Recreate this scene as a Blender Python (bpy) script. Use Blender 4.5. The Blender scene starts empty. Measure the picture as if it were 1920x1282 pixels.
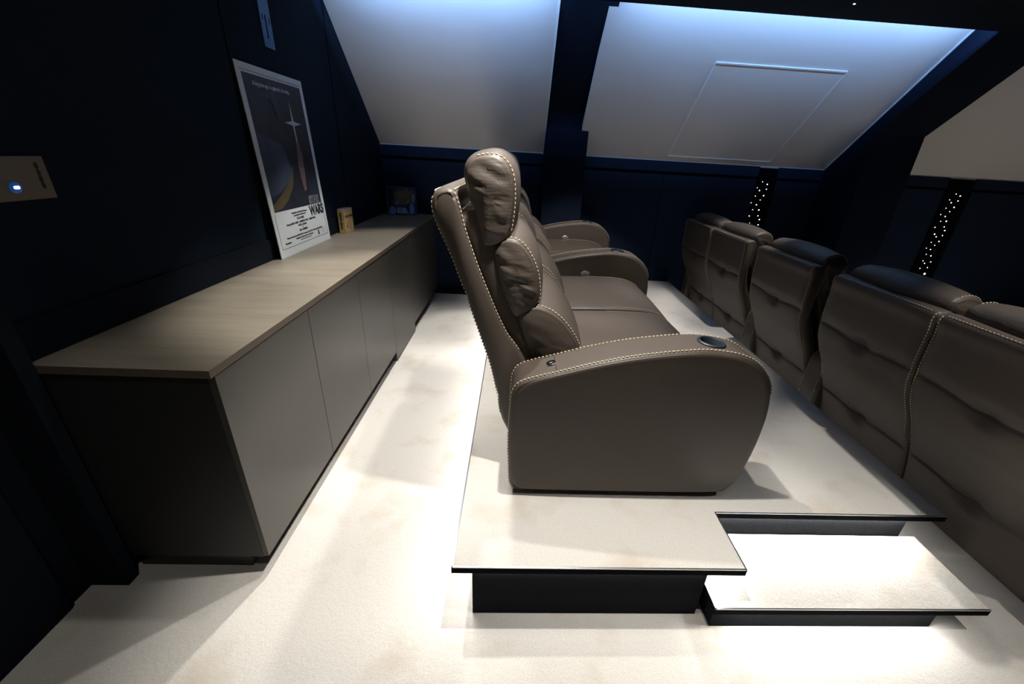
import bpy, bmesh, math, random
from mathutils import Vector, Matrix, noise
random.seed(7)
sc = bpy.context.scene
COL = sc.collection

# ---------------------------------------------------------------- camera, world, lights, exposure
cam_d = bpy.data.cameras.new('camera'); cam = bpy.data.objects.new('camera', cam_d); COL.objects.link(cam)
X = Vector((0.99814, -0.02938, 0.05346)); D = Vector((0.03648, -0.41489, -0.90914)); F = Vector((0.04889, 0.90940, -0.41304))
R = Matrix((X, -D, -F)).transposed()
cam.matrix_world = Matrix.Translation((0, 0, 1.54)) @ R.to_4x4()
cam_d.sensor_width = 36; cam_d.lens = 769.547 / 1920 * 36
cam_d.shift_x = -(998.843 - 960) / 1920; cam_d.shift_y = (643.365 - 641) / 1920
cam_d.clip_start = 0.02
sc.camera = cam

w = bpy.data.worlds.new('world'); sc.world = w; w.use_nodes = True
w.node_tree.nodes['Background'].inputs[0].default_value = (0.02, 0.03, 0.06, 1)
w.node_tree.nodes['Background'].inputs[1].default_value = 0.02
sc.view_settings.view_transform = 'Standard'; sc.view_settings.look = 'None'
sc.view_settings.exposure = 0.0; sc.view_settings.gamma = 1; sc.view_settings.use_curve_mapping = False

def spot(loc, target, power, size, blend=.35, color=(1, .95, .86), rad=.025):
    l = bpy.data.lights.new('ceiling_downlight', 'SPOT'); l.energy = power; l.spot_size = math.radians(size)
    l.spot_blend = blend; l.color = color; l.shadow_soft_size = rad
    o = bpy.data.objects.new('ceiling_downlight', l); COL.objects.link(o); o.location = loc
    d = Vector(target) - Vector(loc); o.rotation_euler = d.to_track_quat('-Z', 'Y').to_euler()
    return o
ZC = 2.5            # ceiling underside
def strip_light(x0, x1, y, z, power, color, h=.012, tgt=(0, 1, -.45)):
    l = bpy.data.lights.new('cove_led_strip', 'AREA'); l.shape = 'RECTANGLE'; l.size = x1 - x0; l.size_y = h
    l.energy = power; l.color = color
    o = bpy.data.objects.new('cove_led_strip', l); COL.objects.link(o); o.location = ((x0 + x1) / 2, y, z)
    o.rotation_euler = Vector(tgt).to_track_quat('-Z', 'Y').to_euler()
WARM = (1, .955, .88)
spot((-.62, 2.05, 2.48), (-.60, 2.02, 0), 185, 65, .5, WARM)      # aisle behind the rear row
spot((-.66, 2.85, 2.48), (-.78, 2.85, 0), 105, 68, .45, WARM)
spot((-.67, 1.42, 2.48), (-.60, 1.10, 0), 20, 66, .6, WARM)
spot((-.60, .20, 2.48), (-1.15, .80, 0), 19, 54, .8, WARM)
spot((-.34, 3.25, 2.48), (-.40, 3.50, 0), 120, 34, .5, WARM)
spot((.06, 2.00, 2.48), (.10, 1.70, 0), 95, 78, .5, WARM)         # over the rear row
spot((.16, 1.262, 2.48), (.14, 1.25, 0), 185, 64, .5, WARM)
spot((.50, 2.75, 2.48), (.55, 2.75, 0), 90, 60, .5, WARM)
spot((.50, 3.28, 2.48), (.62, 4.00, 0), 130, 58, .5, WARM)
spot((1.10, 2.7, 2.48), (1.15, 2.7, 0), 60, 40, .6, WARM)
spot((2.02, .58, 2.48), (1.35, .62, 0), 90, 50, .9, WARM)        # over the step
spot((.55, .62, 2.48), (.35, .60, 0), 60, 50, .8, WARM)
spot((2.10, 1.22, 2.48), (2.10, 1.22, 0), 90, 50, .5, WARM)       # over the front row
spot((2.10, 3.25, 2.48), (2.12, 3.60, 0), 90, 50, .5, WARM)
spot((4.6, 2.6, 2.48), (4.6, 2.8, 0), 200, 90, .6, WARM)
def nosing_led(x0, x1, y0, y1, z, power, tgt):
    # LED tape under the platform nosings
    l = bpy.data.lights.new('nosing_led_tape', 'AREA'); l.shape = 'RECTANGLE'; l.size = max(x1 - x0, .008); l.size_y = max(y1 - y0, .008)
    l.energy = power; l.color = (1, .97, .93)
    o = bpy.data.objects.new('nosing_led_tape', l); COL.objects.link(o); o.location = ((x0 + x1) / 2, (y0 + y1) / 2, z)
    o.rotation_euler = tgt
nosing_led(-.150, -.142, .99, 4.70, .238, 13.0, (0, math.radians(-15), 0))
nosing_led(-.10, .72, .958, .966, .238, .5, (math.radians(-15), 0, 0))
nosing_led(.87, 1.70, 1.212, 1.220, .238, 4.0, (math.radians(-15), 0, 0))
nosing_led(1.715, 1.723, 1.26, 4.70, .238, 8.0, (0, math.radians(20), 0))
nosing_led(.800, .808, .99, 1.19, .238, .9, (0, math.radians(20), 0))
nosing_led(.80, 1.62, .914, .922, .101, 1.8, (math.radians(-20), 0, 0))
BLUE = (.25, .50, 1)
strip_light(-1.22, .20, 3.35, 2.565, 11.5, BLUE)
strip_light(.70, 3.27, 3.35, 2.565, 17, BLUE)
strip_light(3.9, 6.3, 3.30, 2.60, 1, BLUE)

# ---------------------------------------------------------------- materials
def mat(name, color, rough=.5, metal=0, bump=None, var=None, spec=.5, emit=None, coat=0, sheen=0):
    m = bpy.data.materials.new(name); m.use_nodes = True; nt = m.node_tree; b = nt.nodes['Principled BSDF']
    b.inputs['Base Color'].default_value = (*color, 1); b.inputs['Roughness'].default_value = rough
    b.inputs['Metallic'].default_value = metal; b.inputs['Specular IOR Level'].default_value = spec
    if coat: b.inputs['Coat Weight'].default_value = coat
    if sheen: b.inputs['Sheen Weight'].default_value = sheen
    if emit:
        b.inputs['Emission Color'].default_value = (*emit[0], 1); b.inputs['Emission Strength'].default_value = emit[1]
    tc = nt.nodes.new('ShaderNodeTexCoord')
    last = None
    for bp in (bump or []):
        sc_, st, dist, stretch = bp
        mp = nt.nodes.new('ShaderNodeMapping'); mp.inputs['Scale'].default_value = stretch
        nt.links.new(tc.outputs['Object'], mp.inputs[0])
        n = nt.nodes.new('ShaderNodeTexNoise'); n.inputs['Scale'].default_value = sc_; n.inputs['Detail'].default_value = 3
        nt.links.new(mp.outputs[0], n.inputs[0])
        bn = nt.nodes.new('ShaderNodeBump'); bn.inputs['Strength'].default_value = st; bn.inputs['Distance'].default_value = dist
        nt.links.new(n.outputs[0], bn.inputs['Height'])
        if last: nt.links.new(last.outputs[0], bn.inputs['Normal'])
        last = bn
    if last: nt.links.new(last.outputs[0], b.inputs['Normal'])
    if var:   # (scale, stretch, colour2, lo, hi)
        cur = None
        for (s, stretch, c2, lo, hi) in var:
            mp = nt.nodes.new('ShaderNodeMapping'); mp.inputs['Scale'].default_value = stretch
            nt.links.new(tc.outputs['Object'], mp.inputs[0])
            n = nt.nodes.new('ShaderNodeTexNoise'); n.inputs['Scale'].default_value = s; n.inputs['Detail'].default_value = 4
            nt.links.new(mp.outputs[0], n.inputs[0])
            r = nt.nodes.new('ShaderNodeMapRange'); r.inputs['From Min'].default_value = lo; r.inputs['From Max'].default_value = hi
            nt.links.new(n.outputs[0], r.inputs[0])
            mx = nt.nodes.new('ShaderNodeMix'); mx.data_type = 'RGBA'
            nt.links.new(r.outputs[0], mx.inputs['Factor'])
            if cur: nt.links.new(cur, mx.inputs['A'])
            else: mx.inputs['A'].default_value = (*color, 1)
            mx.inputs['B'].default_value = (*c2, 1)
            cur = mx.outputs['Result']
        nt.links.new(cur, b.inputs['Base Color'])
    return m
I3 = (1, 1, 1)
M_leather = mat('taupe_leather', (.074, .058, .047), .50, spec=.48, bump=[(260, .22, .0015, I3), (90, .12, .002, I3)])
M_leather_side = mat('taupe_leather_gathered', (.074, .058, .047), .50, spec=.48, bump=[(260, .25, .0015, I3), (16, .55, .006, (.5, 1, 2.6))])
M_thread = mat('cream_thread', (.55, .47, .33), .7)
M_carpet = mat('cream_carpet', (.69, .665, .63), .95, spec=.1, sheen=.3,
    bump=[(420, .55, .004, I3), (60, .35, .008, I3)], var=[(4.5, I3, (.58, .51, .43), .53, .72), (260, I3, (.50, .47, .43), .35, .8)])
M_carpet_dark = mat('charcoal_carpet', (.006, .007, .009), .95, spec=.1, bump=[(420, .5, .003, I3)], var=[(200, I3, (.014, .016, .019), .4, .8)])
M_post = mat('navy_post_fabric', (.005, .010, .024), .9, spec=.15, bump=[(500, .2, .001, I3)])
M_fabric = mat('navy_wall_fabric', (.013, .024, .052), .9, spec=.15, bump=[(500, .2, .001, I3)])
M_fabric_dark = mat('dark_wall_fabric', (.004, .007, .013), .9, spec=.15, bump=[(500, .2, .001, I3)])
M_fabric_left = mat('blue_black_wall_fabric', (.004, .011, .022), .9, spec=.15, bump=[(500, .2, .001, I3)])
M_black = mat('black_gap', (.004, .004, .005), .9, spec=.05)
M_slope = mat('pale_grey_stretched_fabric', (.78, .73, .69), .92, spec=.1, bump=[(350, .25, .0015, I3), (2.2, .25, .03, I3)])
M_piping_light = mat('white_piping_edge_light', (.85, .87, .9), .6)  # post piping; on the hatch the white stands in for light on its edges
M_door = mat('taupe_lacquer', (.054, .050, .043), .34, bump=[(60, .03, .001, I3)], var=[(6, I3, (.061, .056, .049), .3, .8)])
M_body = mat('dark_cabinet_board', (.018, .018, .018), .45)
M_wood = mat('grey_oak_laminate', (.195, .172, .135), .48, bump=[(14, .12, .001, (.35, 14, 14))],
    var=[(14, (.35, 14, 14), (.12, .10, .075), .35, .75), (3, (.4, 6, 6), (.22, .195, .15), .4, .9)])
M_woodedge = mat('oak_edge_band', (.115, .085, .062), .5, var=[(14, (14, .35, 14), (.08, .06, .045), .35, .75)])
M_metal = mat('brushed_aluminium', (.62, .62, .64), .28, 1)
M_plate = mat('brushed_bronze_plate', (.24, .20, .145), .5, 1, bump=[(40, .2, .001, (1, 1, 40))])
M_chrome = mat('chrome', (.8, .8, .82), .08, 1)
M_plastic = mat('black_plastic', (.012, .014, .017), .3)
M_gloss = mat('black_gloss', (.01, .01, .012), .06, coat=1)
M_cup = mat('dark_blue_grey_ring', (.012, .02, .03), .5)
M_silver = mat('satin_silver', (.45, .44, .42), .4, .8)
M_white = mat('white_board', (.62, .66, .68), .55)
M_art = mat('dark_print', (.014, .016, .024), .5, var=[(4, (1, 1.5, .7), (.035, .045, .075), .45, .8)])
M_ink = mat('black_ink', (.012, .014, .02), .6)
M_greyink = mat('grey_ink', (.10, .11, .12), .6)
M_paleink = mat('pale_ink', (.50, .55, .60), .6)
M_sky = mat('slate_print', (.05, .065, .11), .5, var=[(6, (1, 1, .5), (.02, .025, .04), .4, .8)])
M_sand = mat('ochre_print', (.10, .075, .03), .5, var=[(9, I3, (.05, .045, .03), .4, .8)])
M_rust = mat('rust_print', (.15, .07, .04), .5, var=[(30, I3, (.10, .13, .25), .45, .7)])
M_bluesoft = mat('steel_with_blue_light', (.03, .13, .38), .5)  # blue light falling on the bracket plate, put into its steel colour
M_led = mat('star_led', (1, 1, 1), .5, emit=((.75, .85, 1), 5))
M_ledblue = mat('blue_led_glow', (.02, .1, .5), .4, emit=((.04, .25, 1), .12))
M_ledwhite = mat('white_led_symbol', (1, 1, 1), .4, emit=((.7, .85, 1), 4))
M_bookbox = mat('desert_print_card', (.48, .33, .13), .6, var=[(14, (1, 1, 2), (.30, .16, .09), .45, .7), (22, (1, 1, 1), (.42, .38, .22), .45, .8)])
M_bluecard = mat('blue_card', (.05, .13, .42), .6)
M_boxnavy = mat('navy_card', (.03, .08, .25), .45)
M_boxart = mat('blue_space_print', (.03, .06, .15), .5, var=[(22, I3, (.15, .42, .9), .54, .72)])  # box print, its blue lightened to replace cove light that misses the box
M_boxpale = mat('pale_print_with_blue_light', (.65, .80, 1), .5)  # pale lettering with the blue light on it painted into the colour
M_bronze = mat('bronze_plastic', (.28, .17, .10), .3, .8)
M_glass = bpy.data.materials.new('clear_plastic_window'); M_glass.use_nodes = True
_nt = M_glass.node_tree; _nt.nodes.clear()
_o = _nt.nodes.new('ShaderNodeOutputMaterial'); _t = _nt.nodes.new('ShaderNodeBsdfTransparent'); _g = _nt.nodes.new('ShaderNodeBsdfGlossy')
_g.inputs['Roughness'].default_value = .08; _mx = _nt.nodes.new('ShaderNodeMixShader'); _mx.inputs[0].default_value = .02
_nt.links.new(_t.outputs[0], _mx.inputs[1]); _nt.links.new(_g.outputs[0], _mx.inputs[2]); _nt.links.new(_mx.outputs[0], _o.inputs[0])

# ---------------------------------------------------------------- helpers
def obj(name, bm, m, parent=None, smooth=False, mats=None):
    me = bpy.data.meshes.new(name); bmesh.ops.recalc_face_normals(bm, faces=bm.faces); bm.to_mesh(me); bm.free()
    for mm in (mats or [m]): me.materials.append(mm)
    if smooth:
        me.polygons.foreach_set('use_smooth', [True] * len(me.polygons))
        if smooth != 'all':
            try: me.set_sharp_from_angle(angle=math.radians(40))
            except Exception: pass
    o = bpy.data.objects.new(name, me); COL.objects.link(o)
    if parent: o.parent = parent
    return o
def struct(name, bm, m, parent=None, **k):
    o = obj(name, bm, m, parent, **k)
    if not parent: o['kind'] = 'structure'
    return o
def tag(o, label, cat, group=None):
    o['label'] = label; o['category'] = cat
    if group: o['group'] = group
    return o
def thing(name, label, cat, loc=(0, 0, 0), rotz=0, group=None):
    o = bpy.data.objects.new(name, None); COL.objects.link(o); o.location = loc; o.rotation_euler = (0, 0, rotz)
    o.empty_display_size = .1
    return tag(o, label, cat, group)
def box(bm, x0, x1, y0, y1, z0, z1, bev=0, mi=0):
    vs = [bm.verts.new((x, y, z)) for x in (x0, x1) for y in (y0, y1) for z in (z0, z1)]
    fs = [bm.faces.new([vs[i] for i in f]) for f in ((0, 1, 3, 2), (4, 6, 7, 5), (0, 4, 5, 1), (2, 3, 7, 6), (0, 2, 6, 4), (1, 5, 7, 3))]
    for f in fs: f.material_index = mi
    if bev:
        es = {e for f in fs for e in f.edges}
        bmesh.ops.bevel(bm, geom=list(es), offset=bev, segments=2, affect='EDGES', profile=.7)
    return bm
def B(*a, **k): return box(bmesh.new(), *a, **k)
def prism(bm, poly, axis, a, b, mi=0):
    """poly: 2D points; axis 0 extrudes along x (poly = y,z), 1 along y (poly = x,z), 2 along z (poly = x,y)"""
    def P(p, t):
        return {0: (t, p[0], p[1]), 1: (p[0], t, p[1]), 2: (p[0], p[1], t)}[axis]
    A = [bm.verts.new(P(p, a)) for p in poly]; Bv = [bm.verts.new(P(p, b)) for p in poly]
    n = len(poly)
    fs = [bm.faces.new((A[i], A[(i + 1) % n], Bv[(i + 1) % n], Bv[i])) for i in range(n)]
    fs += [bm.faces.new(A), bm.faces.new(Bv[::-1])]
    for f in fs: f.material_index = mi
    return bm
def disc(bm, c, r, n, h, seg=20, r2=None):
    """cylinder/cone frustum from c along n with height h"""
    n = Vector(n).normalized(); q = n.to_track_quat('Z', 'Y'); c = Vector(c); r2 = r if r2 is None else r2
    a = []; b = []
    for i in range(seg):
        t = 2 * math.pi * i / seg; v = q @ Vector((math.cos(t), math.sin(t), 0))
        a.append(bm.verts.new(c + v * r)); b.append(bm.verts.new(c + n * h + v * r2))
    for i in range(seg): bm.faces.new((a[i], a[(i + 1) % seg], b[(i + 1) % seg], b[i]))
    bm.faces.new(a); bm.faces.new(b)
    return bm
def lathe(bm, c, n, prof, seg=32, sx=1, sy=1):
    """closed loop profile (r,h) revolved about n"""
    n = Vector(n).normalized(); q = n.to_track_quat('Z', 'Y'); c = Vector(c); rings = []
    for i in range(seg):
        t = 2 * math.pi * i / seg; v = Vector((math.cos(t) * sx, math.sin(t) * sy, 0))
        rings.append([bm.verts.new(c + q @ (v * r + Vector((0, 0, h)))) for r, h in prof])
    m = len(prof)
    for i in range(seg):
        A = rings[i]; C_ = rings[(i + 1) % seg]
        for j in range(m):
            bm.faces.new((A[j], C_[j], C_[(j + 1) % m], A[(j + 1) % m]))
    return bm
def smooth_loop(pts, n):
    """closed Catmull-Rom resampled evenly to n points"""
    m = len(pts); out = []
    P = [Vector(p) for p in pts]
    for i in range(m):
        p0, p1, p2, p3 = P[i - 1], P[i], P[(i + 1) % m], P[(i + 2) % m]
        for k in range(16):
            t = k / 16
            out.append(.5 * ((2 * p1) + (-p0 + p2) * t + (2 * p0 - 5 * p1 + 4 * p2 - p3) * t * t + (-p0 + 3 * p1 - 3 * p2 + p3) * t ** 3))
    return resample(out, n, True)
def resample(pts, n, closed=False):
    Q = pts + [pts[0]] if closed else pts
    L = [0]
    for a, b in zip(Q, Q[1:]): L.append(L[-1] + (b - a).length)
    tot = L[-1]; res = []; j = 0
    cnt = n if closed else n - 1
    for i in range(n):
        s = tot * i / cnt
        while j < len(L) - 2 and L[j + 1] < s: j += 1
        t = (s - L[j]) / max(1e-9, L[j + 1] - L[j]); res.append(Q[j].lerp(Q[j + 1], min(1, t)))
    return res
def area2(p): return sum(p[i - 1][0] * p[i][1] - p[i][0] * p[i - 1][1] for i in range(len(p)))
def normals2(p):
    n = len(p); s = 1 if area2(p) > 0 else -1; out = []
    for i in range(n):
        d = (p[(i + 1) % n] - p[i - 1]); out.append(Vector((d[1], -d[0])).normalized() * s)
    return out
def stitches(path, nrm, pitch=.0150, ln=.0105, r=.0023):
    """path: 3D points on the surface; nrm: surface normals. one little capsule per stitch"""
    bm = bmesh.new(); L = [0]
    for a, b in zip(path, path[1:]): L.append(L[-1] + (b - a).length)
    tot = L[-1]; s = pitch / 2; j = 0
    def at(s):
        nonlocal j
        while j < len(L) - 2 and L[j + 1] < s: j += 1
        t = (s - L[j]) / max(1e-9, L[j + 1] - L[j]); t = min(max(t, 0), 1)
        return path[j].lerp(path[j + 1], t), nrm[j].lerp(nrm[j + 1], t).normalized()
    while s + ln < tot:
        a, na = at(s); b, nb = at(s + ln)
        d = (b - a).normalized(); side = d.cross(na).normalized(); up = na
        v = []
        for q, k in ((a, .4), (a.lerp(b, .25), 1), (a.lerp(b, .75), 1), (b, .4)):
            v.append([bm.verts.new(q + up * (r * .5) + (side * cx + up * cz) * r * k) for cx, cz in ((1, -.5), (.6, .8), (-.6, .8), (-1, -.5))])
        for A, C_ in zip(v, v[1:]):
            for i in range(4): bm.faces.new((A[i], A[(i + 1) % 4], C_[(i + 1) % 4], C_[i]))
        bm.faces.new(v[0]); bm.faces.new(v[-1])
        s += pitch
    return bm

def offset_loop(P, NR, off):
    q = [P[i] - NR[i] * off for i in range(len(P))]
    for _ in range(6 if off > .005 else 0):
        q = [(q[i - 1] + q[i] * 2 + q[(i + 1) % len(q)]) / 4 for i in range(len(q))]
    return q
def puffy(prof, y0, y1, r=.02, bulge=.012, groove=.004, crown=0., stations=14, wrinkle=0., star=True, disp=None, N=None, cent=None, seed=0, capmat=0, flat0=False):
    """side profile (x,z) swept across y, edges rounded by r, each end closed by a puffed panel behind a stitched groove"""
    bm = bmesh.new(); P = prof; n = len(P); NR = normals2(P)
    c = Vector(cent) if cent else sum(P, Vector((0, 0))) / n
    loops = []
    def ring(fn): loops.append([bm.verts.new(fn(i)) for i in range(n)])
    # cap 0 (low y) rings from the centre outwards, then body, then cap 1 reversed
    K = 10 if wrinkle else 7
    def capring(yb, sgn, s, off, dy):
        OL = offset_loop(P, NR, off)
        def f(i):
            p = OL[i]; q = c + (p - c) * s
            w_ = 0
            if wrinkle:
                v = Vector((q[0] * 7 + seed, (q[1] + q[0] * .35) * 34, seed * 3.1))
                w_ = noise.noise(v) * wrinkle * min(1, (1.0 - s) * 4 + .1) + noise.noise(v * 2.3) * wrinkle * .4 * min(1, (1 - s) * 4)
            return (q[0], yb + sgn * (dy + w_), q[1])
        return f
    caps = []
    if star:
        for k in range(K):
            s = .04 + .93 * (k / (K - 1)) ** .8
            caps.append((s, groove, bulge * (1 - s ** 3.0) + 0.0))
    def body(y, off):
        def f(i):
            p = P[i] - NR[i] * off
            x, z = p
            if disp:
                dn = disp(x, y, z, NR[i]); x += NR[i][0] * dn; z += NR[i][1] * dn
            return (x, y, z)
        return f
    cap0 = []
    g = groove
    for (s, off, dy) in caps: ring(capring(y0, -1, s, g + .006, dy))
    ring(capring(y0, -1, 1, g + .004, .001))
    ring(capring(y0, -1, 1, g, -groove * .9))
    na = 5
    for k in range(na + 1):
        a = math.pi / 2 * k / na
        ring(body(y0 + r * (1 - math.cos(a)) * 1.0, r * (1 - math.sin(a)) * .8 + g * .3 * (1 - k / na)))
    for k in range(1, stations):
        t = k / stations
        ring(body(y0 + r + (y1 - y0 - 2 * r) * t, -crown * math.sin(math.pi * t) ** .7))
    for k in range(na, -1, -1):
        a = math.pi / 2 * k / na
        ring(body(y1 - r * (1 - math.cos(a)), r * (1 - math.sin(a)) * .8 + g * .3 * (1 - k / na)))
    ring(capring(y1, 1, 1, g, -groove * .9))
    ring(capring(y1, 1, 1, g + .004, .001))
    for (s, off, dy) in reversed(caps): ring(capring(y1, 1, s, g + .006, dy))
    ncap = len(caps) + 1
    for li, (A, C_) in enumerate(zip(loops, loops[1:])):
        cap = li < ncap or li >= len(loops) - 1 - ncap
        for i in range(n):
            f = bm.faces.new((A[i], A[(i + 1) % n], C_[(i + 1) % n], C_[i]))
            if cap: f.material_index = capmat
    f0 = bm.faces.new(loops[0]); f1 = bm.faces.new(loops[-1][::-1]); f0.material_index = f1.material_index = capmat
    if not star: bmesh.ops.triangulate(bm, faces=[f0, f1], ngon_method='EAR_CLIP')
    return bm
def rim_path(prof, y, inset, i0, i1, off=0.0):
    """3D path along the profile between fractions i0..i1 at station y"""
    n = len(prof); NR = normals2(prof); a = int(i0 * n); b = int(i1 * n)
    if b <= a: b += n
    idx = [i % n for i in range(a, b + 1)]
    path = [Vector((prof[i][0] - NR[i][0] * off, y, prof[i][1] - NR[i][1] * off)) for i in idx]
    nr = [Vector((NR[i][0], 0, NR[i][1])) for i in idx]
    return path, nr
def nearest(prof, pt):
    return min(range(len(prof)), key=lambda i: (prof[i] - Vector(pt)).length) / len(prof)

def text(name, s, size, m, parent, loc, rot=(math.pi / 2, 0, math.pi / 2), align='CENTER', extrude=.0004, sx=1., bold=0., space=1.):
    cu = bpy.data.curves.new(name, 'FONT'); cu.body = s; cu.size = size; cu.align_x = align; cu.align_y = 'CENTER'
    cu.extrude = extrude; cu.offset = bold; cu.space_character = space; cu.space_line = .78
    t = bpy.data.objects.new(name, cu); COL.objects.link(t)
    dg = bpy.context.evaluated_depsgraph_get(); me = bpy.data.meshes.new_from_object(t.evaluated_get(dg))
    bpy.data.objects.remove(t); bpy.data.curves.remove(cu)
    me.materials.clear(); me.materials.append(m)
    for v in me.vertices: v.co.x *= sx
    o = bpy.data.objects.new(name, me); COL.objects.link(o); o.parent = parent; o.location = loc; o.rotation_euler = rot
    return o

# ---------------------------------------------------------------- room shell
XW = -1.44; Y1 = 4.747; ZS = 1.585; TAN = .87          # wall plane, far wall, slope start, slope pitch
def ys(z): return Y1 - (z - ZS) / TAN
ZT = 2.75
struct('floor', B(-1.62, 7.4, -1.2, Y1 + .1, -.08, 0), M_carpet)
# left wall, with the far end cut by the roof slope
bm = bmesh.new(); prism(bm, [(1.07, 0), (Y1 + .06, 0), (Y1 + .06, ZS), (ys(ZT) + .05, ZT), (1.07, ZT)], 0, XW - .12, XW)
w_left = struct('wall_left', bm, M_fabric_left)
bm = bmesh.new(); box(bm, XW - .004, XW + .012, 1.118, Y1 - .004, .905, 1.022, .002)
struct('trim_1', bm, M_fabric_dark)
bm = bmesh.new(); box(bm, XW - .004, XW + .003, 3.686, 3.694, 1.024, 2.48); box(bm, XW - .004, XW + .003, 2.454, 2.460, 1.024, 2.48)
struct('trim_2', bm, M_black)
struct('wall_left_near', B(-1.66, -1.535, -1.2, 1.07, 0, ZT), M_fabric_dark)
bm = B(-1.535, -1.40, 1.066, 1.112, 0, ZC, .004)
struct('trim_3', bm, M_fabric_dark)
bm = bmesh.new(); box(bm, -1.54, -1.525, .30, .312, 0, 2.2); box(bm, -1.54, -1.525, .985, .993, 0, 2.2)
struct('door_1', B(-1.545, -1.515, .315, .98, .01, 2.1, .003), M_fabric_dark)
struct('trim_4', bm, M_black)
# far wall
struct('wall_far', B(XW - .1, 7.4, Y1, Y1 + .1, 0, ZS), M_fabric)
bm = bmesh.new()
for a, b in ((XW, .243), (.62, 2.596), (2.80, 3.31), (3.78, 4.76), (5.06, 7.3)):
    box(bm, a + .005, b, Y1 - .012, Y1 + .01, 1.472, ZS - .01, .002)
struct('trim_5', bm, M_fabric)
bm = bmesh.new()
for a, b in ((XW, .243), (.62, 1.557), (1.563, 2.59), (2.806, 3.31), (3.78, 4.75), (5.07, 7.3)):
    box(bm, a + .006, b, Y1 - .012, Y1 + .01, .09, 1.443, .003)
struct('trim_6', bm, M_fabric)
bm = bmesh.new(); box(bm, XW + .005, 7.3, Y1 - .003, Y1 + .01, 1.443, 1.472)
struct('trim_7', bm, M_black)
struct('baseboard_far', B(-.90, -.115, Y1 - .02, Y1 + .01, .002, .085, .003), M_fabric_dark)
struct('wall_right', B(7.3, 7.4, -1.2, Y1, 0, ZT), M_fabric_dark)
struct('wall_near', B(-1.62, 7.4, -1.3, -1.2, 0, ZT), M_fabric_dark)
# ceiling: lowered panel with a lip, cove behind it
struct('ceiling', B(-1.62, 7.4, -1.2, 3.385, ZC, ZC + .04, .002), M_fabric_dark)
struct('ceiling_upper', B(-1.62, 7.4, 3.1, ys(ZT) + .15, ZT, ZT + .05), M_fabric_dark)
struct('trim_8', B(XW, 7.3, 3.14, 3.16, ZC + .04, ZT), M_fabric_dark)
# sloped roof bays
def slope_bay(name, x0, x1):
    bm = bmesh.new(); t = .05
    n = Vector((0, -TAN, -1)).normalized()      # faces the room (towards -y and down)
    a = (ys(ZS), ZS); b = (ys(ZT), ZT)
    # softly rounded foot
    pts = [(Y1 - .002, ZS - .02), (Y1 - .004, ZS), (ys(ZS + .02) - .004, ZS + .02), b, (b[0] + .06, b[1]), (Y1 + .08, ZS - .02)]
    prism(bm, pts, 0, x0, x1)
    return struct(name, bm, M_slope)
slope_bay('wall_slope_left', XW, .25); slope_bay('wall_slope_middle', .60, 3.32); slope_bay('wall_slope_right', 3.76, 7.3)
def slope_pt(x, y, out=0.0):
    n = Vector((0, -TAN, -1)).normalized()
    return Vector((x, y, ZS + (Y1 - y) * TAN)) + n * out
def slope_strip(bm, p, q, wdt, h):
    """thin raised rib on the slope between (x,y) pairs"""
    n = Vector((0, -TAN, -1)).normalized()
    a = slope_pt(*p); b = slope_pt(*q); d = (b - a).normalized(); s = d.cross(n).normalized() * wdt / 2
    lo = [a - s - n * .003, a + s - n * .003, b + s - n * .003, b - s - n * .003]; hi = [v + n * (h + .003) for v in lo]
    A = [bm.verts.new(v) for v in lo]; C_ = [bm.verts.new(v) for v in hi]
    for i in range(4): bm.faces.new((A[i], A[(i + 1) % 4], C_[(i + 1) % 4], C_[i]))
    bm.faces.new(A); bm.faces.new(C_[::-1])
# hatch in the middle bay, white strips standing in for light along its edges
hatch = thing('roof_hatch', 'flat rectangular access hatch with edge light drawn as thin white strips in the middle sloping grey panel', 'hatch', tuple(slope_pt(2.1, 4.3)))
bm = bmesh.new(); n_ = Vector((0, -TAN, -1)).normalized()
hx0, hx1, hy0, hy1 = 1.555, 2.655, 3.91, 4.695
vs = [slope_pt(hx0, hy0), slope_pt(hx1, hy0), slope_pt(hx1, hy1), slope_pt(hx0, hy1)]
lo = [bm.verts.new(v - n_ * .01 - hatch.location) for v in vs]; hi = [bm.verts.new(v + n_ * .004 - hatch.location) for v in vs]
for i in range(4): bm.faces.new((lo[i], lo[(i + 1) % 4], hi[(i + 1) % 4], hi[i]))
bm.faces.new(lo); bm.faces.new(hi[::-1])
obj('hatch_panel', bm, M_slope, hatch)
for p, q, wd in (((hx0, hy0), (hx1, hy0), .011), ((hx0, hy1), (hx1, hy1), .006), ((hx0, hy0), (hx0, hy1), .007), ((hx1, hy0), (hx1, hy1), .007)):
    bm = bmesh.new(); slope_strip(bm, p, q, wd * 1.1, .010)
    for v in bm.verts: v.co -= hatch.location
    obj('edge_strip', bm, M_piping_light, hatch)
# posts that follow the roof, with a thin white bead where the fabric meets them
def post(name, x0, x1, bead, yn=4.2, zb=1.905, tan=.76):
    yt = yn - (ZT - zb) / tan
    bm = bmesh.new()
    prism(bm, [(yn, 0), (yn, zb), (yt, ZT), (ys(ZT) + .3, ZT), (Y1 + .06, ZS + .2), (Y1 + .06, 0)], 0, x0, x1)
    struct(name, bm, M_post)
    bm = bmesh.new(); slope_strip(bm, (x0 - .005, 4.73), (x0 - .005, 3.45), .010, .010)
    struct(bead, bm, M_piping_light)
post('wall_post_left', .25, .668, 'trim_9', 4.50, 1.945, .70); post('wall_post_right', 3.315, 3.795, 'trim_10')
# ceiling star
bm = bmesh.new(); disc(bm, (0, 0, 0), .006, (0, 0, -1), .003, 10)
o = obj('ceiling_star_light', bm, M_led); o.location = (2.02, 3.10, ZC); tag(o, 'tiny glowing star point set in the black ceiling', 'ceiling light')

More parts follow.
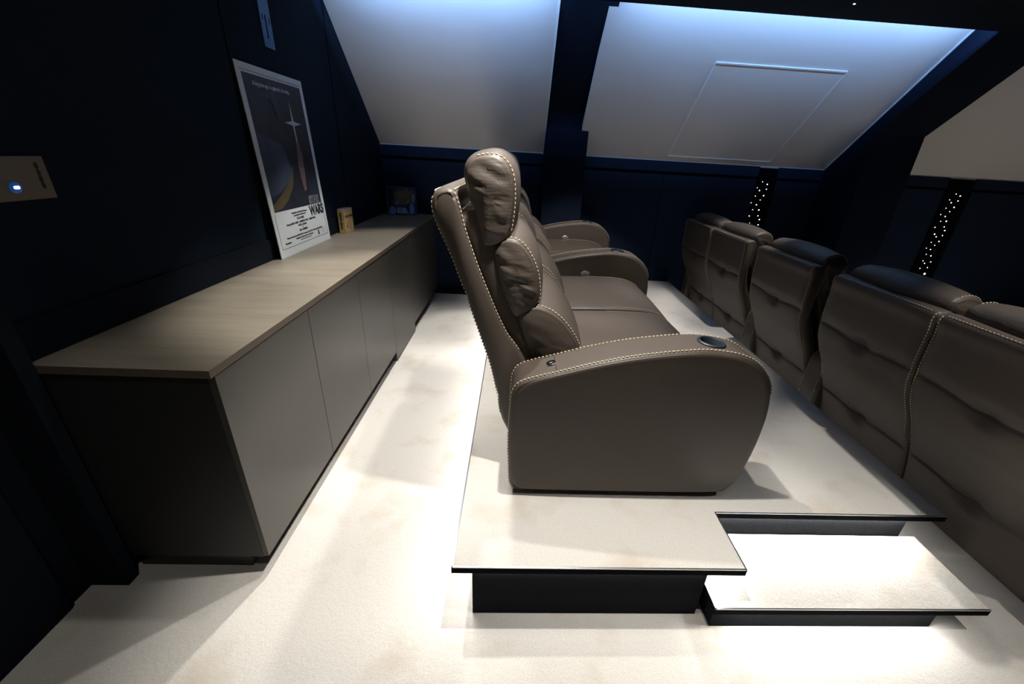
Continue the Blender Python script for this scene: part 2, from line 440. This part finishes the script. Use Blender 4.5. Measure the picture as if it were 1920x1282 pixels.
# ---------------------------------------------------------------- star strips on the far wall
S1 = [(2.656, 1.425, 1), (2.715, 1.403, 2), (2.614, 1.362, 1), (2.646, 1.336, 2), (2.719, 1.352, 1.5), (2.708, 1.285, 2), (2.617, 1.277, 1), (2.683, 1.238, 1), (2.589, 1.205, 1), (2.654, 1.186, 2), (2.627, 1.133, 1), (2.698, 1.133, 2.3), (2.606, 1.064, 1.8), (2.705, 1.071, 1.5), (2.732, 1.031, 2), (2.632, 0.99, 0.8), (2.735, 0.974, 1.8)]
S2 = [(4.888, 1.413, 1.3), (4.944, 1.396, 2.2), (4.843, 1.35, 1.2), (4.875, 1.321, 2), (4.944, 1.343, 1.8), (4.933, 1.274, 2.2), (4.843, 1.261, 1.2), (4.905, 1.225, 1.2), (4.815, 1.189, 1.2), (4.877, 1.171, 2), (4.85, 1.116, 1.2), (4.916, 1.12, 2.5), (4.814, 1.048, 1.7), (4.921, 1.058, 1.7), (4.947, 1.018, 2.1), (4.846, 0.972, 2.5), (4.947, 0.961, 1.5), (4.879, 0.943, 1.8), (4.938, 0.893, 2.2), (4.85, 0.879, 1.2), (4.908, 0.847, 1.3), (4.822, 0.809, 1.2), (4.88, 0.796, 1.6), (4.855, 0.738, 1.2), (4.92, 0.723, 2.2), (4.952, 0.651, 1.8), (4.851, 0.66, 1.3), (4.884, 0.632, 1.8), (4.943, 0.583, 1.6), (4.855, 0.57, 1.3), (4.826, 0.5, 2.2), (4.887, 0.484, 1.6), (4.943, 0.506, 4.5)]
rest = [(x, z - .94, r) for x, z, r in S2 if z < 1.5]
for (x0, x1, pts, lab, side) in ((2.60, 2.796, S1 + [(x - 2.22, z, r) for x, z, r in S2 if z < .95], 'black star-light wall panel between the two dark posts', 0),
                           (4.77, 5.05, S2, 'black star-light wall panel beyond the right-hand post', 1)):
    t = thing('star_panel', lab, 'wall light', ((x0 + x1) / 2, Y1 - .014, .09), 0, 'star panels on the far wall')
    hw = (x1 - x0) / 2
    obj('backing', B(-hw, hw, -.008, .012, 0, 1.47, .002), M_black, t)
    for x, z, r in pts:
        bm = bmesh.new(); disc(bm, (x - t.location.x, -.0085, z - .09), .0016 + .0020 * r, (0, -1, 0), .002, 10)
        obj('star_point', bm, M_led, t)

# ---------------------------------------------------------------- cabinets along the left wall
ys_ = [1.131, 1.738, 2.341, 2.944, 3.574, 4.160, 4.741]
XF = -.91; ZTOP = .903; TH = .027; ZB = .083
labs = ['taupe base cabinet at the near end of the row, its black end panel showing',
        'taupe base cabinet second from the near end of the row',
        'taupe base cabinet in front of the poster, just nearer than the longer door',
        'taupe cabinet whose door reaches lower than the others, almost to the carpet',
        'taupe base cabinet on the far side of the longer door',
        'taupe base cabinet at the far end, touching the far wall']
for i in range(6):
    a, b = ys_[i], ys_[i + 1]
    t = thing('base_cabinet', labs[i], 'cabinet', ((XW + XF) / 2, (a + b) / 2, 0), 0, 'base cabinets under the worktop')
    ox, oy = t.location.x, t.location.y
    bm = bmesh.new(); box(bm, XW + .004 - ox, XF - .022 - ox, a + .0005 - oy, b - .0005 - oy, ZB - .003, ZTOP - TH, .001)
    if i == 0: box(bm, -1.385 - ox, XF - .02 - ox, a - .0 - oy, a + .012 - oy, ZB - .003, ZTOP - TH, .001)
    obj('body', bm, M_body, t)
    zb = .012 if i == 3 else ZB
    obj('door', B(XF - .0215 - ox, XF - ox, a + .0018 - oy, b - .0018 - oy, zb, ZTOP - TH - .003, .0012), M_door, t)
    obj('plinth', B(XW + .02 - ox, -.998 - ox, a + (.023 if i == 0 else .0005) - oy, b - .0005 - oy, 0.001, ZB - .003), M_black if i != 0 else M_body, t)
bm = bmesh.new(); box(bm, XW + .002, XF + .002, 1.114, Y1 - .004, ZTOP - TH, ZTOP, .0015)
bm.normal_update()
for f in bm.faces:
    if f.normal.z < .5: f.material_index = 1
o = obj('worktop', bm, None, mats=[M_wood, M_woodedge])
tag(o, 'long grey-oak worktop running over all the low cabinets along the left wall', 'worktop')

# ---------------------------------------------------------------- stepped platform
PZ = .268; PT = .028
XL, XR, XN, YA, YB = -.179, 1.837, .847, .952, 1.205
pl = thing('seating_platform', 'raised cream-carpeted platform carrying the tall rear row of recliners', 'platform', (.8, 2.8, 0))
def L(bm, o): 
    for v in bm.verts: v.co -= o.location
    return bm
poly = [(XL, YA), (XN, YA), (XN, YB), (XR, YB), (XR, Y1 - .016), (.675, Y1 - .016), (.675, 4.495), (.243, 4.495), (.243, Y1 - .016), (XL, Y1 - .016)]
bm = bmesh.new(); prism(bm, poly, 2, PZ - PT, PZ - .003); obj('deck_edge', L(bm, pl), M_black, pl)
ins = .005
poly2 = [(XL + ins, YA + ins), (XN - ins, YA + ins), (XN - ins, YB + ins), (XR - ins, YB + ins), (XR - ins, Y1 - .017), (.675, Y1 - .017), (.675, 4.495), (.243, 4.495), (.243, Y1 - .017), (XL + ins, Y1 - .017)]
bm = bmesh.new(); prism(bm, poly2, 2, PZ - .004, PZ + .001); obj('carpet_top', L(bm, pl), M_carpet, pl)
def trim_run(pts, z, par, wd=.0055):
    bm = bmesh.new()
    for (a, b) in zip(pts, pts[1:]):
        x0, x1 = sorted((a[0], b[0])); y0, y1 = sorted((a[1], b[1]))
        if x1 - x0 < 1e-6: x1 += wd if a[0] in (XL,) else 0; x0 -= 0 if a[0] in (XL,) else wd
        if y1 - y0 < 1e-6: y1 += wd
        box(bm, x0, x1, y0, y1, z - .0028, z + .0016, .0006)
    obj('edge_strip', L(bm, par), M_metal, par)
trim_run([(XL, Y1 - .03), (XL, YA)], PZ, pl); trim_run([(XL, YA), (XN, YA)], PZ, pl); trim_run([(XN, YA), (XN, YB)], PZ, pl); trim_run([(XN, YB), (XR, YB)], PZ, pl)
bm = bmesh.new(); prism(bm, [(-.111, .970), (.724, .970), (.724, 1.226), (1.70, 1.226), (1.70, Y1 - .018), (.675, Y1 - .018), (.675, 4.495), (.243, 4.495), (.243, Y1 - .018), (-.111, Y1 - .018)], 2, .001, PZ - PT)
obj('riser', L(bm, pl), M_carpet_dark, pl)
st = thing('platform_step', 'low cream-carpeted step tucked into the near right corner of the platform', 'step', (1.25, 1.05, 0))
SZ = .131
bm = bmesh.new(); prism(bm, [(.745, .903), (1.771, .903), (1.771, 1.223), (.745, 1.223)], 2, SZ - .028, SZ - .003); obj('deck_edge', L(bm, st), M_black, st)
bm = bmesh.new(); prism(bm, [(.750, .908), (1.767, .908), (1.767, 1.222), (.750, 1.222)], 2, SZ - .004, SZ + .001); obj('carpet_top', L(bm, st), M_carpet, st)
bm = bmesh.new(); box(bm, .745, 1.771, .903, .9085, SZ - .0028, SZ + .0016, .0006); box(bm, .745, .7505, .903, 1.0, SZ - .0028, SZ + .0016, .0006); obj('edge_strip', L(bm, st), M_metal, st)
bm = bmesh.new(); box(bm, .76, 1.614, .926, 1.224, .001, SZ - .028); obj('riser', L(bm, st), M_carpet_dark, st)

# ---------------------------------------------------------------- recliners
def V2(l, zs=1.): return [Vector((x, z * zs)) for x, z in l]
HZ = .268
def recliner(label, loc, wdt, arm=None, zs=1., armx=0., group='', arm_button='inner', seedn=0, armw=.17):
    """origin: near-side edge of the seat, x forward, y across; arm: None / 'near' / 'far' adds that armrest"""
    t = thing('recliner', label, 'recliner', loc, 0, group)
    # ---- backrest shell: thin S-shaped band
    rear = [(.06, .04), (.03, .12), (-.008, .20), (-.036, .272), (-.073, .472), (-.116, .612), (-.172, .782), (-.226, .939), (-.272, 1.046), (-.286, 1.10), (-.282, 1.132)]
    front = [(-.268, 1.148), (-.236, 1.160), (-.214, 1.152), (-.196, 1.10), (-.174, 1.015), (-.114, .847), (-.033, .661), (.033, .562), (.10, .42), (.15, .25), (.17, .04)]
    if zs < 1:   # the front row shows a fuller head section and a nipped waist
        rear = [(-.012, .03), (-.030, .11), (-.052, .20), (-.095, .34), (-.145, .47), (-.192, .56), (-.225, .64), (-.243, .73), (-.247, .84), (-.249, .93), (-.256, .98), (-.252, 1.005)]
        front = [(-.235, 1.018), (-.200, 1.024), (-.178, 1.010), (-.168, .95), (-.170, .86), (-.182, .79), (-.172, .70), (-.130, .60), (-.07, .48), (-.02, .35), (.02, .2), (.03, .03)]
        rear = [(x, z / zs) for x, z in rear]; front = [(x, z / zs) for x, z in front]
    P = smooth_loop(V2(rear + front, zs), 120 if zs == 1 else 300)
    t1, t2 = (.80, .36) if zs == 1 else (.730, .285)
    def disp(x, y, z, n):
        if n[0] > -.3: return 0
        e = min(1, max(0, (min(y, wdt - y)) / .05))
        yc = (y - wdt / 2)
        d = .010 * e
        for tz in (t1, t2):
            dz = z - (tz - .024 * math.exp(-(yc / .12) ** 2))
            d -= (.010 * math.exp(-(dz / .0065) ** 2) + .009 * math.exp(-(dz / .04) ** 2)) * e
            d -= .026 * math.exp(-((dz / .045) ** 2 + (yc / .055) ** 2))
        return d
    P2 = P
    bm = puffy(P, .004, wdt - .004, r=.016, groove=.004, star=False, disp=disp, stations=28 if zs == 1 else 40, bulge=0)
    sh = obj('backrest_shell', bm, M_leather, t, smooth='all')
    i_r0 = nearest(P, (rear[3][0], rear[3][1] * zs)); i_top = nearest(P, (-.275, 1.142) if zs == 1 else (-.245, 1.012)); i_f1 = nearest(P, (.02, .58) if zs == 1 else (-.05, .42)); i_ft = nearest(P, (-.225, 1.158) if zs == 1 else (-.186, 1.018))
    lo, hi = sorted((i_r0, i_top)), sorted((i_ft, i_f1))
    for yy in (.0145, wdt - .0145):
        pa, nr = rim_path(P, yy, 0, lo[0], lo[1], -.0004)
        pa = [p + n_ * disp(p[0], p[1], p[2], (n_[0], n_[2])) for p, n_ in zip(pa, nr)]
        obj('stitching', stitches(pa, nr), M_thread, sh)
        pa, nr = rim_path(P, yy, 0, hi[0], hi[1], -.0004)
        obj('stitching', stitches(pa, nr), M_thread, sh)
    # seam across the top at the rear edge
    for idx in (i_top, i_ft):
        k = int(idx * len(P)) % len(P); n2 = normals2(P)[k]
        pa = [Vector((P[k][0], y, P[k][1])) + Vector((n2[0], 0, n2[1])) * (disp(P[k][0], y, P[k][1], n2) + .0004) for y in [.03 + (wdt - .06) * q / 20 for q in range(21)]]
        obj('stitching', stitches(pa, [Vector((n2[0], 0, n2[1]))] * 21), M_thread, sh)
    # ---- dark inner back behind the cushions
    inner = V2([(-.20, 1.09), (-.175, 1.015), (-.115, .85), (-.035, .66), (.03, .56), (.10, .42), (.15, .26), (.20, .26), (.16, .42), (.10, .55), (.045, .66), (-.03, .85), (-.08, 1.0), (-.13, 1.11)], zs)
    obj('inner_back', puffy(smooth_loop(inner, 60), .035, wdt - .035, r=.01, groove=.002, star=False, stations=3), M_leather, t, smooth='all')
    # ---- head, lumbar and lower cushions
    hd = V2([(-.132, 1.010), (-.124, .975), (-.110, .966), (-.080, .968), (-.045, .984), (-.024, 1.010), (-.013, 1.07), (-.009, 1.14), (-.015, 1.205), (-.036, 1.25), (-.075, 1.274), (-.125, 1.270), (-.166, 1.252), (-.183, 1.215), (-.172, 1.15), (-.145, 1.07)], zs)
    if zs < 1: hd = [v + Vector((-.01, -.02)) for v in hd]
    lm = V2([(.004, .70), (.050, .715), (.083, .745), (.098, .80), (.085, .885), (.055, .95), (.015, .995), (-.035, 1.005), (-.075, .985), (-.085, .94), (-.060, .84), (-.030, .755)], zs)
    lw = V2([(.13, .45), (.24, .46), (.285, .50), (.275, .58), (.225, .665), (.165, .725), (.095, .755), (.035, .748), (.010, .705), (.045, .60), (.085, .52)], zs)
    for nm, pr, cr, wr, ra, rb in (('headrest', hd, .020, .0075, (-.15, 1.262), (-.02, 1.02)), ('lumbar_cushion', lm, .022, .0075, (-.045, 1.0), (.09, .76)), ('lower_back_cushion', lw, .018, .002, (.05, .75), (.28, .53))):
        pp = smooth_loop(pr, 72)
        bm = puffy(pp, .030, wdt - .030, r=.022, bulge=.020, groove=.006, crown=cr, wrinkle=wr, stations=14, capmat=1, seed=seedn + len(nm) + loc[1])
        c = obj(nm, bm, None, t, smooth='all', mats=[M_leather_side if (zs < 1 and nm == 'headrest') else M_leather, M_leather_side if wr > .004 else M_leather])
        a = nearest(pp, (ra[0], ra[1] * zs)); b = nearest(pp, (rb[0], rb[1] * zs))
        lo_, hi_ = sorted((a, b))
        if hi_ - lo_ > .5: lo_, hi_ = hi_, lo_ + 1
        for yy in (.043, wdt - .043):
            pa, nr = rim_path(pp, yy, 0, lo_, hi_, .0008)
            obj('stitching', stitches(pa, nr), M_thread, c)
    # ---- seat and footrest
    seat = smooth_loop(V2([(.10, .33), (.10, .47), (.20, .497), (.40, .508), (.60, .512), (.74, .508), (.83, .487), (.885, .455), (.90, .41), (.90, .33), (.60, .32), (.3, .32)], zs), 84)
    bm = puffy(seat, .012, wdt - .012, r=.014, bulge=.004, groove=.003, crown=.006, stations=10)
    s = obj('seat_cushion', bm, M_leather, t, smooth='all')
    a = nearest(seat, (.50, .51 * zs)); b = nearest(seat, (.90, .36 * zs)); lo_, hi_ = sorted((a, b))
    if hi_ - lo_ > .5: lo_, hi_ = hi_, lo_ + 1
    for yy in (.030, wdt - .030):
        pa, nr = rim_path(seat, yy, 0, lo_, hi_, -.001)
        obj('stitching', stitches(pa, nr, .0100, .0085, .0014), M_thread, s)
    foot = smooth_loop(V2([(.80, .05), (.80, .32), (.84, .345), (.90, .34), (.925, .30), (.93, .18), (.92, .07), (.88, .045)], zs), 48)
    obj('footrest', puffy(foot, .012, wdt - .012, r=.014, bulge=.002, groove=.002, crown=.004, stations=6), M_leather, t, smooth='all')
    obj('base', B(.10, .82, .03, wdt - .03, 0.001, .33 * zs), M_black, t)
    # ---- armrest
    if arm:
        ap = V2([(.06, .024), (.022, .028), (.008, .048), (.001, .15), (-.004, .27), (.000, .44), (.006, .49), (.028, .526), (.09, .552), (.171, .576), (.30, .616), (.447, .651), (.614, .676), (.708, .682), (.82, .668), (.895, .634), (.950, .575), (.972, .515), (.986, .40), (.978, .24), (.950, .10), (.915, .042), (.88, .028), (.6, .022), (.3, .022)], zs)
        pp = smooth_loop(ap, 130)
        ya, yb = (-armw + .002, -.003) if arm == 'near' else (wdt + .003, wdt + armw - .002)
        bm = puffy(pp, ya, yb, r=.018, bulge=.010, groove=.006, crown=.0, stations=6, cent=(.5, .33 * zs))
        a_o = obj('armrest', bm, M_leather, t, smooth='all')
        if armx: a_o.location.x = armx
        ymid = (ya + yb) / 2
        # cup holder well
        cx = .735; k = min(range(len(pp)), key=lambda i: abs(pp[i][0] - cx) + (10 if pp[i][1] < .4 * zs else 0)); cz = pp[k][1]; n2 = normals2(pp)[k]; cn = Vector((n2[0], 0, n2[1]))
        cb = bmesh.new(); disc(cb, Vector((cx, ymid, cz)) - cn * .07, .041, cn, .12, 36)
        cut = obj('cutter', cb, M_plastic)
        md = a_o.modifiers.new('b', 'BOOLEAN'); md.operation = 'DIFFERENCE'; md.object = cut; md.solver = 'EXACT'
        cut.location.x = armx
        bpy.context.view_layer.update()
        dg = bpy.context.evaluated_depsgraph_get()
        cut.parent = t; bpy.context.view_layer.update(); dg = bpy.context.evaluated_depsgraph_get()
        me = bpy.data.meshes.new_from_object(a_o.evaluated_get(dg)); a_o.modifiers.clear(); a_o.data = me
        bpy.data.objects.remove(cut)
        ch = obj('cup_holder', lathe(bmesh.new(), Vector((cx, ymid, cz)), cn, [(.0505, -.002), (.051, .003), (.047, .0065), (.042, .006), (.0385, .001), (.0385, -.066), (.0, -.066), (.0, -.069), (.0405, -.069), (.0405, -.003)], 40), M_cup, t, smooth=True)
        if armx: ch.location.x = armx
        # stitching both rims
        a = nearest(pp, (.006, .06 * zs)); b = nearest(pp, (.965, .50 * zs)); lo_, hi_ = sorted((a, b))
        mid = nearest(pp, (.5, .66 * zs))
        if not (lo_ <= mid <= hi_): lo_, hi_ = hi_, lo_ + 1
        for yy in (ya + .012, yb - .012):
            pa, nr = rim_path(pp, yy, 0, lo_, hi_, -.0002)
            obj('stitching', stitches(pa, nr, .0150, .0105, .0024), M_thread, a_o)
        # cross seam and round power button near the rear of the arm top
        k = min(range(len(pp)), key=lambda i: abs(pp[i][0] - .145) + (10 if pp[i][1] < .3 else 0)); n2 = normals2(pp)[k]; nn = Vector((n2[0], 0, n2[1]))
        pb = Vector((pp[k][0], ymid, pp[k][1]))
        bm = bmesh.new()
        for q in range(16):
            y_ = ya + .02 + (yb - ya - .04) * q / 16
            tdir = Vector((-n2[1], 0, n2[0]))
            box(bm, -.0009, .0009, 0, (yb - ya - .04) / 16, -.0006, .0008)
            for v in bm.verts[-8:] if False else []: pass
        bm.free()
        bm = bmesh.new(); box(bm, -.0010, .0010, ya + .02, yb - .02, -.001, .0010)
        for v in bm.verts: v.co = Vector((pb[0] + .014, 0, pb[2] + .004)) + Vector((0, v.co.y, 0)) + nn * v.co.z + Vector((n2[1], 0, -n2[0])) * v.co.x
        obj('cross_seam', bm, M_plastic, a_o)
        btn = obj('power_button', lathe(bmesh.new(), pb, nn, [(.0, .004), (.0145, .004), (.016, .0065), (.0185, .006), (.020, .002), (.0205, -.001), (.0, -.001)], 28), M_chrome, t, smooth=True)
        bm = bmesh.new(); disc(bm, pb + nn * .0040, .0148, nn, .002, 24, .0135); b2 = obj('button_face', bm, M_gloss, btn)
        bm = bmesh.new(); box(bm, -.006, .006, -.0014, .0014, 0, .0005)
        for v in bm.verts: v.co = pb + nn * (.0061 + v.co.z) + Vector((0, v.co.y, 0)) + Vector((n2[1], 0, -n2[0])) * v.co.x
        obj('button_mark', bm, M_paleink, btn)
        if armx: btn.location.x = armx
        if arm == 'far':    # oval control with two buttons on the face towards the seat
            pc = Vector((.505, ya - .008, .524 * zs))
            c1 = obj('seat_control', lathe(bmesh.new(), pc, (0, -1, 0), [(0, 0), (.026, 0), (.026, .003), (.022, .0055), (0, .0055)], 28, 1.35, .8), M_silver, t, smooth=True)
            for q in (-.014, .014):
                bm = bmesh.new(); disc(bm, pc + Vector((q, -.005, 0)), .009, (0, -1, 0), .003, 18, .0075); obj('control_button', bm, M_silver, c1)
            if armx: c1.location.x = armx
    return t
RG = 'tall recliners of the rear row on the platform'; FG = 'recliners of the front row seen from behind'
PZs = PZ + .001
recliner('nearest taupe leather recliner on the platform, raised headrest and large near armrest', (0, 1.45, PZs), .72, 'near', group=RG, seedn=1)
recliner('taupe leather recliner second along the platform, beside the middle armrest with cup holder', (0, 2.175, PZs), .72, 'far', group=RG, seedn=5)
recliner('taupe leather recliner third along the platform, behind the middle armrest', (0, 3.070, PZs), .63, None, group=RG, seedn=9)
recliner('farthest taupe leather recliner on the platform, its armrest close to the far wall', (0, 3.703, PZs), .627, 'far', group=RG, seedn=13, armw=.158)
XO = 2.10; ZF = .87
recliner('front-row recliner cut by the right edge of the picture, nearest to the step', (XO, .965, 0), .653, 'near', ZF, -.09, FG, seedn=21, armw=.155)
recliner('front-row recliner with a fully visible back beside the cut-off one', (XO, 1.621, 0), .653, 'far', ZF, -.09, FG, seedn=25, armw=.16)
recliner('front-row recliner standing alone between two armrests, middle of the five backs', (XO, 2.440, 0), .66, 'far', ZF, -.09, FG, seedn=29, armw=.165)
recliner('front-row recliner second from the far wall', (XO, 3.270, 0), .653, None, ZF, -.09, FG, seedn=33)
recliner('front-row recliner nearest to the far wall', (XO, 3.927, 0), .653, 'far', ZF, -.09, FG, seedn=37, armw=.132)

# ---------------------------------------------------------------- things on the worktop and wall
# leaning poster
PW, PH = .690, 1.0
lean = math.asin(.045 / PH)
po = thing('movie_poster', 'tall white-bordered dark movie poster board leaning on the left wall', 'poster', (-1.386, 2.816, ZTOP + .0005))
po.rotation_euler = (0, -lean, 0)
obj('board', B(-.005, 0, -PW / 2, PW / 2, 0, PH, .0008), M_white, po)
def fl(name, poly, m, x, par=po, th=.0004):
    """flat printed shape on the poster front: (y,z) polygon"""
    bm = bmesh.new(); A = [bm.verts.new((x, y, z)) for y, z in poly]; C_ = [bm.verts.new((x + th, y, z)) for y, z in poly]
    n = len(poly)
    for i in range(n): bm.faces.new((A[i], A[(i + 1) % n], C_[(i + 1) % n], C_[i]))
    bm.faces.new(A); bm.faces.new(C_[::-1]); bmesh.ops.triangulate(bm, faces=[f for f in bm.faces if len(f.verts) > 4])
    return obj(name, bm, m, par)
hw = PW / 2
art0 = .262
fl('printed_art', [(-hw + .040, art0), (hw - .040, art0), (hw - .040, PH - .045), (-hw + .040, PH - .045)], M_art, .0002)
bm = bmesh.new(); a = hw - .030; t_ = .0022
for (y0, y1, z0, z1) in ((-a, a, .048, .048 + t_), (-a, a, PH - .034, PH - .034 + t_), (-a, -a + t_, .048, art0 - .012), (a - t_, a, .048, art0 - .012)):
    box(bm, 0, .0007, y0, y1, z0, z1)
obj('border_line', bm, M_ink, po)
# plain landscape: a dim moon disc, slate haze, an ochre dune sweep and a small glint
fl('haze_shape', [(-hw + .040, .36), (-.14, .40), (.0, .46), (-.06, .62), (-.2, .66), (-hw + .040, .68)], M_sky, .0005)
arc = [(-.13 + .10 * math.cos(q / 12 * math.pi), .79 + .085 * math.sin(q / 12 * math.pi)) for q in range(-4, 13)] + [(-.13 + .094 * math.cos(q / 12 * math.pi), .792 + .080 * math.sin(q / 12 * math.pi)) for q in range(12, -5, -1)]
fl('moon_rim', arc, M_sky, .0005)
fl('dune_shape', [(-hw + .040, .30), (-.20, .345), (-.06, .425), (.015, .50), (-.03, .395), (-.12, .32), (-.22, .275), (-hw + .040, art0 + .002)], M_sand, .0009)
fl('dune_shape', [(-hw + .040, .40), (-.22, .41), (-.10, .44), (.01, .51), (-.07, .418), (-.20, .362), (-hw + .040, .345)], M_sky, .0012)
fl('glow_shape', [(.10, .35), (.13, .36), (.15, .46), (.165, .56), (.145, .68), (.13, .70), (.105, .60), (.085, .50), (.09, .42)], M_rust, .0009)
gl = []
for q in range(8):
    ang = q * math.pi / 4; rr = .10 if q % 2 == 0 else .014
    gl.append((.128 + rr * math.cos(ang), .745 + rr * 1.25 * math.sin(ang)))
fl('star_glint', gl, M_paleink, .0013)
rt = (math.pi / 2, 0, math.pi / 2)
text('caption_line', 'A long time ago in a galaxy far, far away...', .030, M_paleink, po, (.0012, -.03, PH - .085), rt, sx=.78, bold=.0004)
ti = text('title_outline', 'STAR', .072, M_paleink, po, (.0014, .204, .286), rt, sx=.84, bold=.0030)
text('title_line', 'STAR', .072, M_ink, po, (.0019, .204, .286), rt, sx=.84, bold=.0006)
text('title_line', 'WARS', .086, M_ink, po, (.0019, .210, .222), rt, sx=.84, bold=.0030)
for s, z, sz, y in (('TWENTIETH CENTURY-FOX Presents', .236, .014, -.03), ('A LUCASFILM LTD. PRODUCTION', .220, .012, -.03), ('STAR WARS', .200, .020, -.03),
                 ('Starring MARK HAMILL  HARRISON FORD  CARRIE FISHER', .177, .0175, -.02), ('PETER CUSHING', .158, .0175, -.02), ('and', .144, .009, -.02), ('ALEC GUINNESS', .128, .0175, -.02),
                 ('Written and Directed by GEORGE LUCAS  Produced by GARY KURTZ  Music by JOHN WILLIAMS', .102, .0135, 0), ('PANAVISION   PRINTS BY DE LUXE   TECHNICOLOR', .084, .0115, -.02)):
    text('credit_line', s, sz, M_ink, po, (.0008, y, z), rt, sx=.86, bold=.0003)
text('credit_line', 'ORIGINAL MOTION PICTURE SOUNDTRACK', .0075, M_greyink, po, (.0008, -.01, .070), rt)
text('studio_line', 'Panavision', .017, M_ink, po, (.0008, -.235, .075), rt, bold=.0004)
fl('studio_mark', [(.165, .062), (.190, .062), (.186, .070), (.182, .090), (.176, .097), (.170, .088), (.169, .070)], M_ink, .0007)
bm = bmesh.new()
for q in range(4): box(bm, 0, .0006, .225, .285, .066 + q * .011, .067 + q * .011)
obj('rating_box', bm, M_greyink, po)

# slotted steel bracket high on the wall
br = thing('wall_bracket', 'blue-lit slotted steel bracket plate high on the left wall above the poster', 'bracket', (XW + .001, 2.862, 2.02))
obj('plate', B(0, .003, -.052, .055, 0, .42, .0008), M_bluesoft, br)
for (y0, y1, z0, z1) in ((-.006, .004, .045, .155), (-.034, -.028, .125, .153), (.034, .040, .118, .146)):
    obj('slot', B(.0028, .0038, y0, y1, z0, z1, .0), M_black, br)

# bronze control plate
cp = thing('control_plate', 'bronze wall plate with four dark ovals and a glowing blue button', 'switch plate', (XW + .001, 1.40, 1.345))
obj('plate', B(0, .003, -.24, 0, 0, .118, .001), M_plate, cp)
for q in range(4):
    bm = bmesh.new(); lathe(bm, (.003, -.026, .092 - q * .0185), (1, 0, 0), [(0, 0), (.006, 0), (.0055, .0012), (0, .0012)], 20, .8, 1.6)
    obj('oval_button', bm, M_plastic, cp)
bt = obj('round_button', lathe(bmesh.new(), (.003, -.105, .036), (1, 0, 0), [(0, 0), (.0155, 0), (.015, .003), (.012, .0045), (0, .0045)], 28), M_ledblue, cp, smooth=True)
bm = bmesh.new(); disc(bm, (.0075, -.108, .036), .0045, (1, 0, 0), .0012, 14); disc(bm, (.0075, -.1015, .036), .0045, (1, 0, 0), .0012, 14)
obj('button_symbol', bm, M_ledwhite, bt)

# small book-like box
bk = thing('desert_picture_box', 'small tan box with a desert picture, standing between the poster and the boxed figure set', 'box', (-1.352, 3.46, ZTOP + .0005), math.radians(-4))
obj('card_box', B(-.05, 0, -.075, .075, 0, .185, .001), M_bookbox, bk)
obj('top_panel', B(-.048, -.002, -.073, .073, .185, .1855), M_bluecard, bk)
text('title_line', 'STAR WARS', .024, M_ink, bk, (.0008, .01, .125), rt, bold=.0006)
text('spine_line', 'STAR WARS', .024, M_ink, bk, (-.026, -.0758, .095), (math.pi / 2, -math.pi / 2, 0), bold=.0006)
bm = bmesh.new(); prism(bm, [(-.05, .04), (-.035, .075), (-.02, .04)], 0, 0, .0006); obj('picture_shape', bm, mat('violet_print', (.16, .08, .12), .6), bk)
bm = bmesh.new(); box(bm, 0, .0006, .012, .018, .02, .07); obj('picture_shape', bm, mat('teal_print', (.08, .12, .09), .6), bk)

# boxed set at the end of the worktop
tb = thing('boxed_toy_set', 'dark blue window box with pale block lettering at the far end of the worktop', 'box', (-1.225, 4.585, ZTOP + .0005), math.radians(6))
bm = bmesh.new(); w2, hh, dd = .145, .275, .105
box(bm, -w2, w2, dd - .004, dd, 0, hh); box(bm, -w2, -w2 + .003, 0, dd, 0, hh); box(bm, w2 - .003, w2, 0, dd, 0, hh); box(bm, -w2, w2, 0, dd, 0, .003); box(bm, -w2, w2, 0, dd, hh - .003, hh)
obj('carton', bm, M_boxnavy, tb)
obj('backing_card', B(-w2 + .004, w2 - .004, dd - .008, dd - .004, .004, hh - .004), M_boxart, tb)
bm = bmesh.new()
box(bm, -w2, w2, -.001, .002, 0, .075); box(bm, -w2, -w2 + .022, -.001, .002, .075, hh); box(bm, w2 - .045, w2, -.001, .002, .075, hh); box(bm, -w2, w2, -.001, .002, hh - .020, hh)
obj('front_frame', bm, M_boxart, tb)
obj('window_pane', B(-w2 + .021, w2 - .044, 0, .001, .074, hh - .019), M_glass, tb)
text('title_line', 'STAR', .040, M_boxpale, tb, (.005, -.0018, .057), (math.pi / 2, 0, 0), bold=.0018)
text('title_line', 'WARS', .040, M_boxpale, tb, (.005, -.0018, .028), (math.pi / 2, 0, 0), bold=.0018)
text('side_title', 'STAR\nWARS', .030, M_boxpale, tb, (-w2 - .0012, .055, .235), (math.pi / 2, 0, -math.pi / 2), bold=.001)
# plain colour patches of the packaging print, brightened in place of blue light
def patch(nm, cx, cz, rx, rz, m, y=-.0014):
    bm = bmesh.new(); A = [bm.verts.new((cx + rx * math.cos(q * math.pi / 9), y, cz + rz * math.sin(q * math.pi / 9))) for q in range(18)]
    C_ = [bm.verts.new((v.co.x, y + .0006, v.co.z)) for v in A]
    for i in range(18): bm.faces.new((A[i], A[(i + 1) % 18], C_[(i + 1) % 18], C_[i]))
    bm.faces.new(A); bm.faces.new(C_[::-1]); obj(nm, bm, m, tb)
patch('print_patch', -.09, .045, .034, .042, mat('dusk_blue_print', (.30, .45, .75), .5))
patch('print_patch', .105, .06, .026, .055, mat('steel_blue_print', (.25, .55, .95), .5))
patch('print_patch', .125, .17, .016, .05, mat('grey_green_print', (.30, .33, .33), .5))
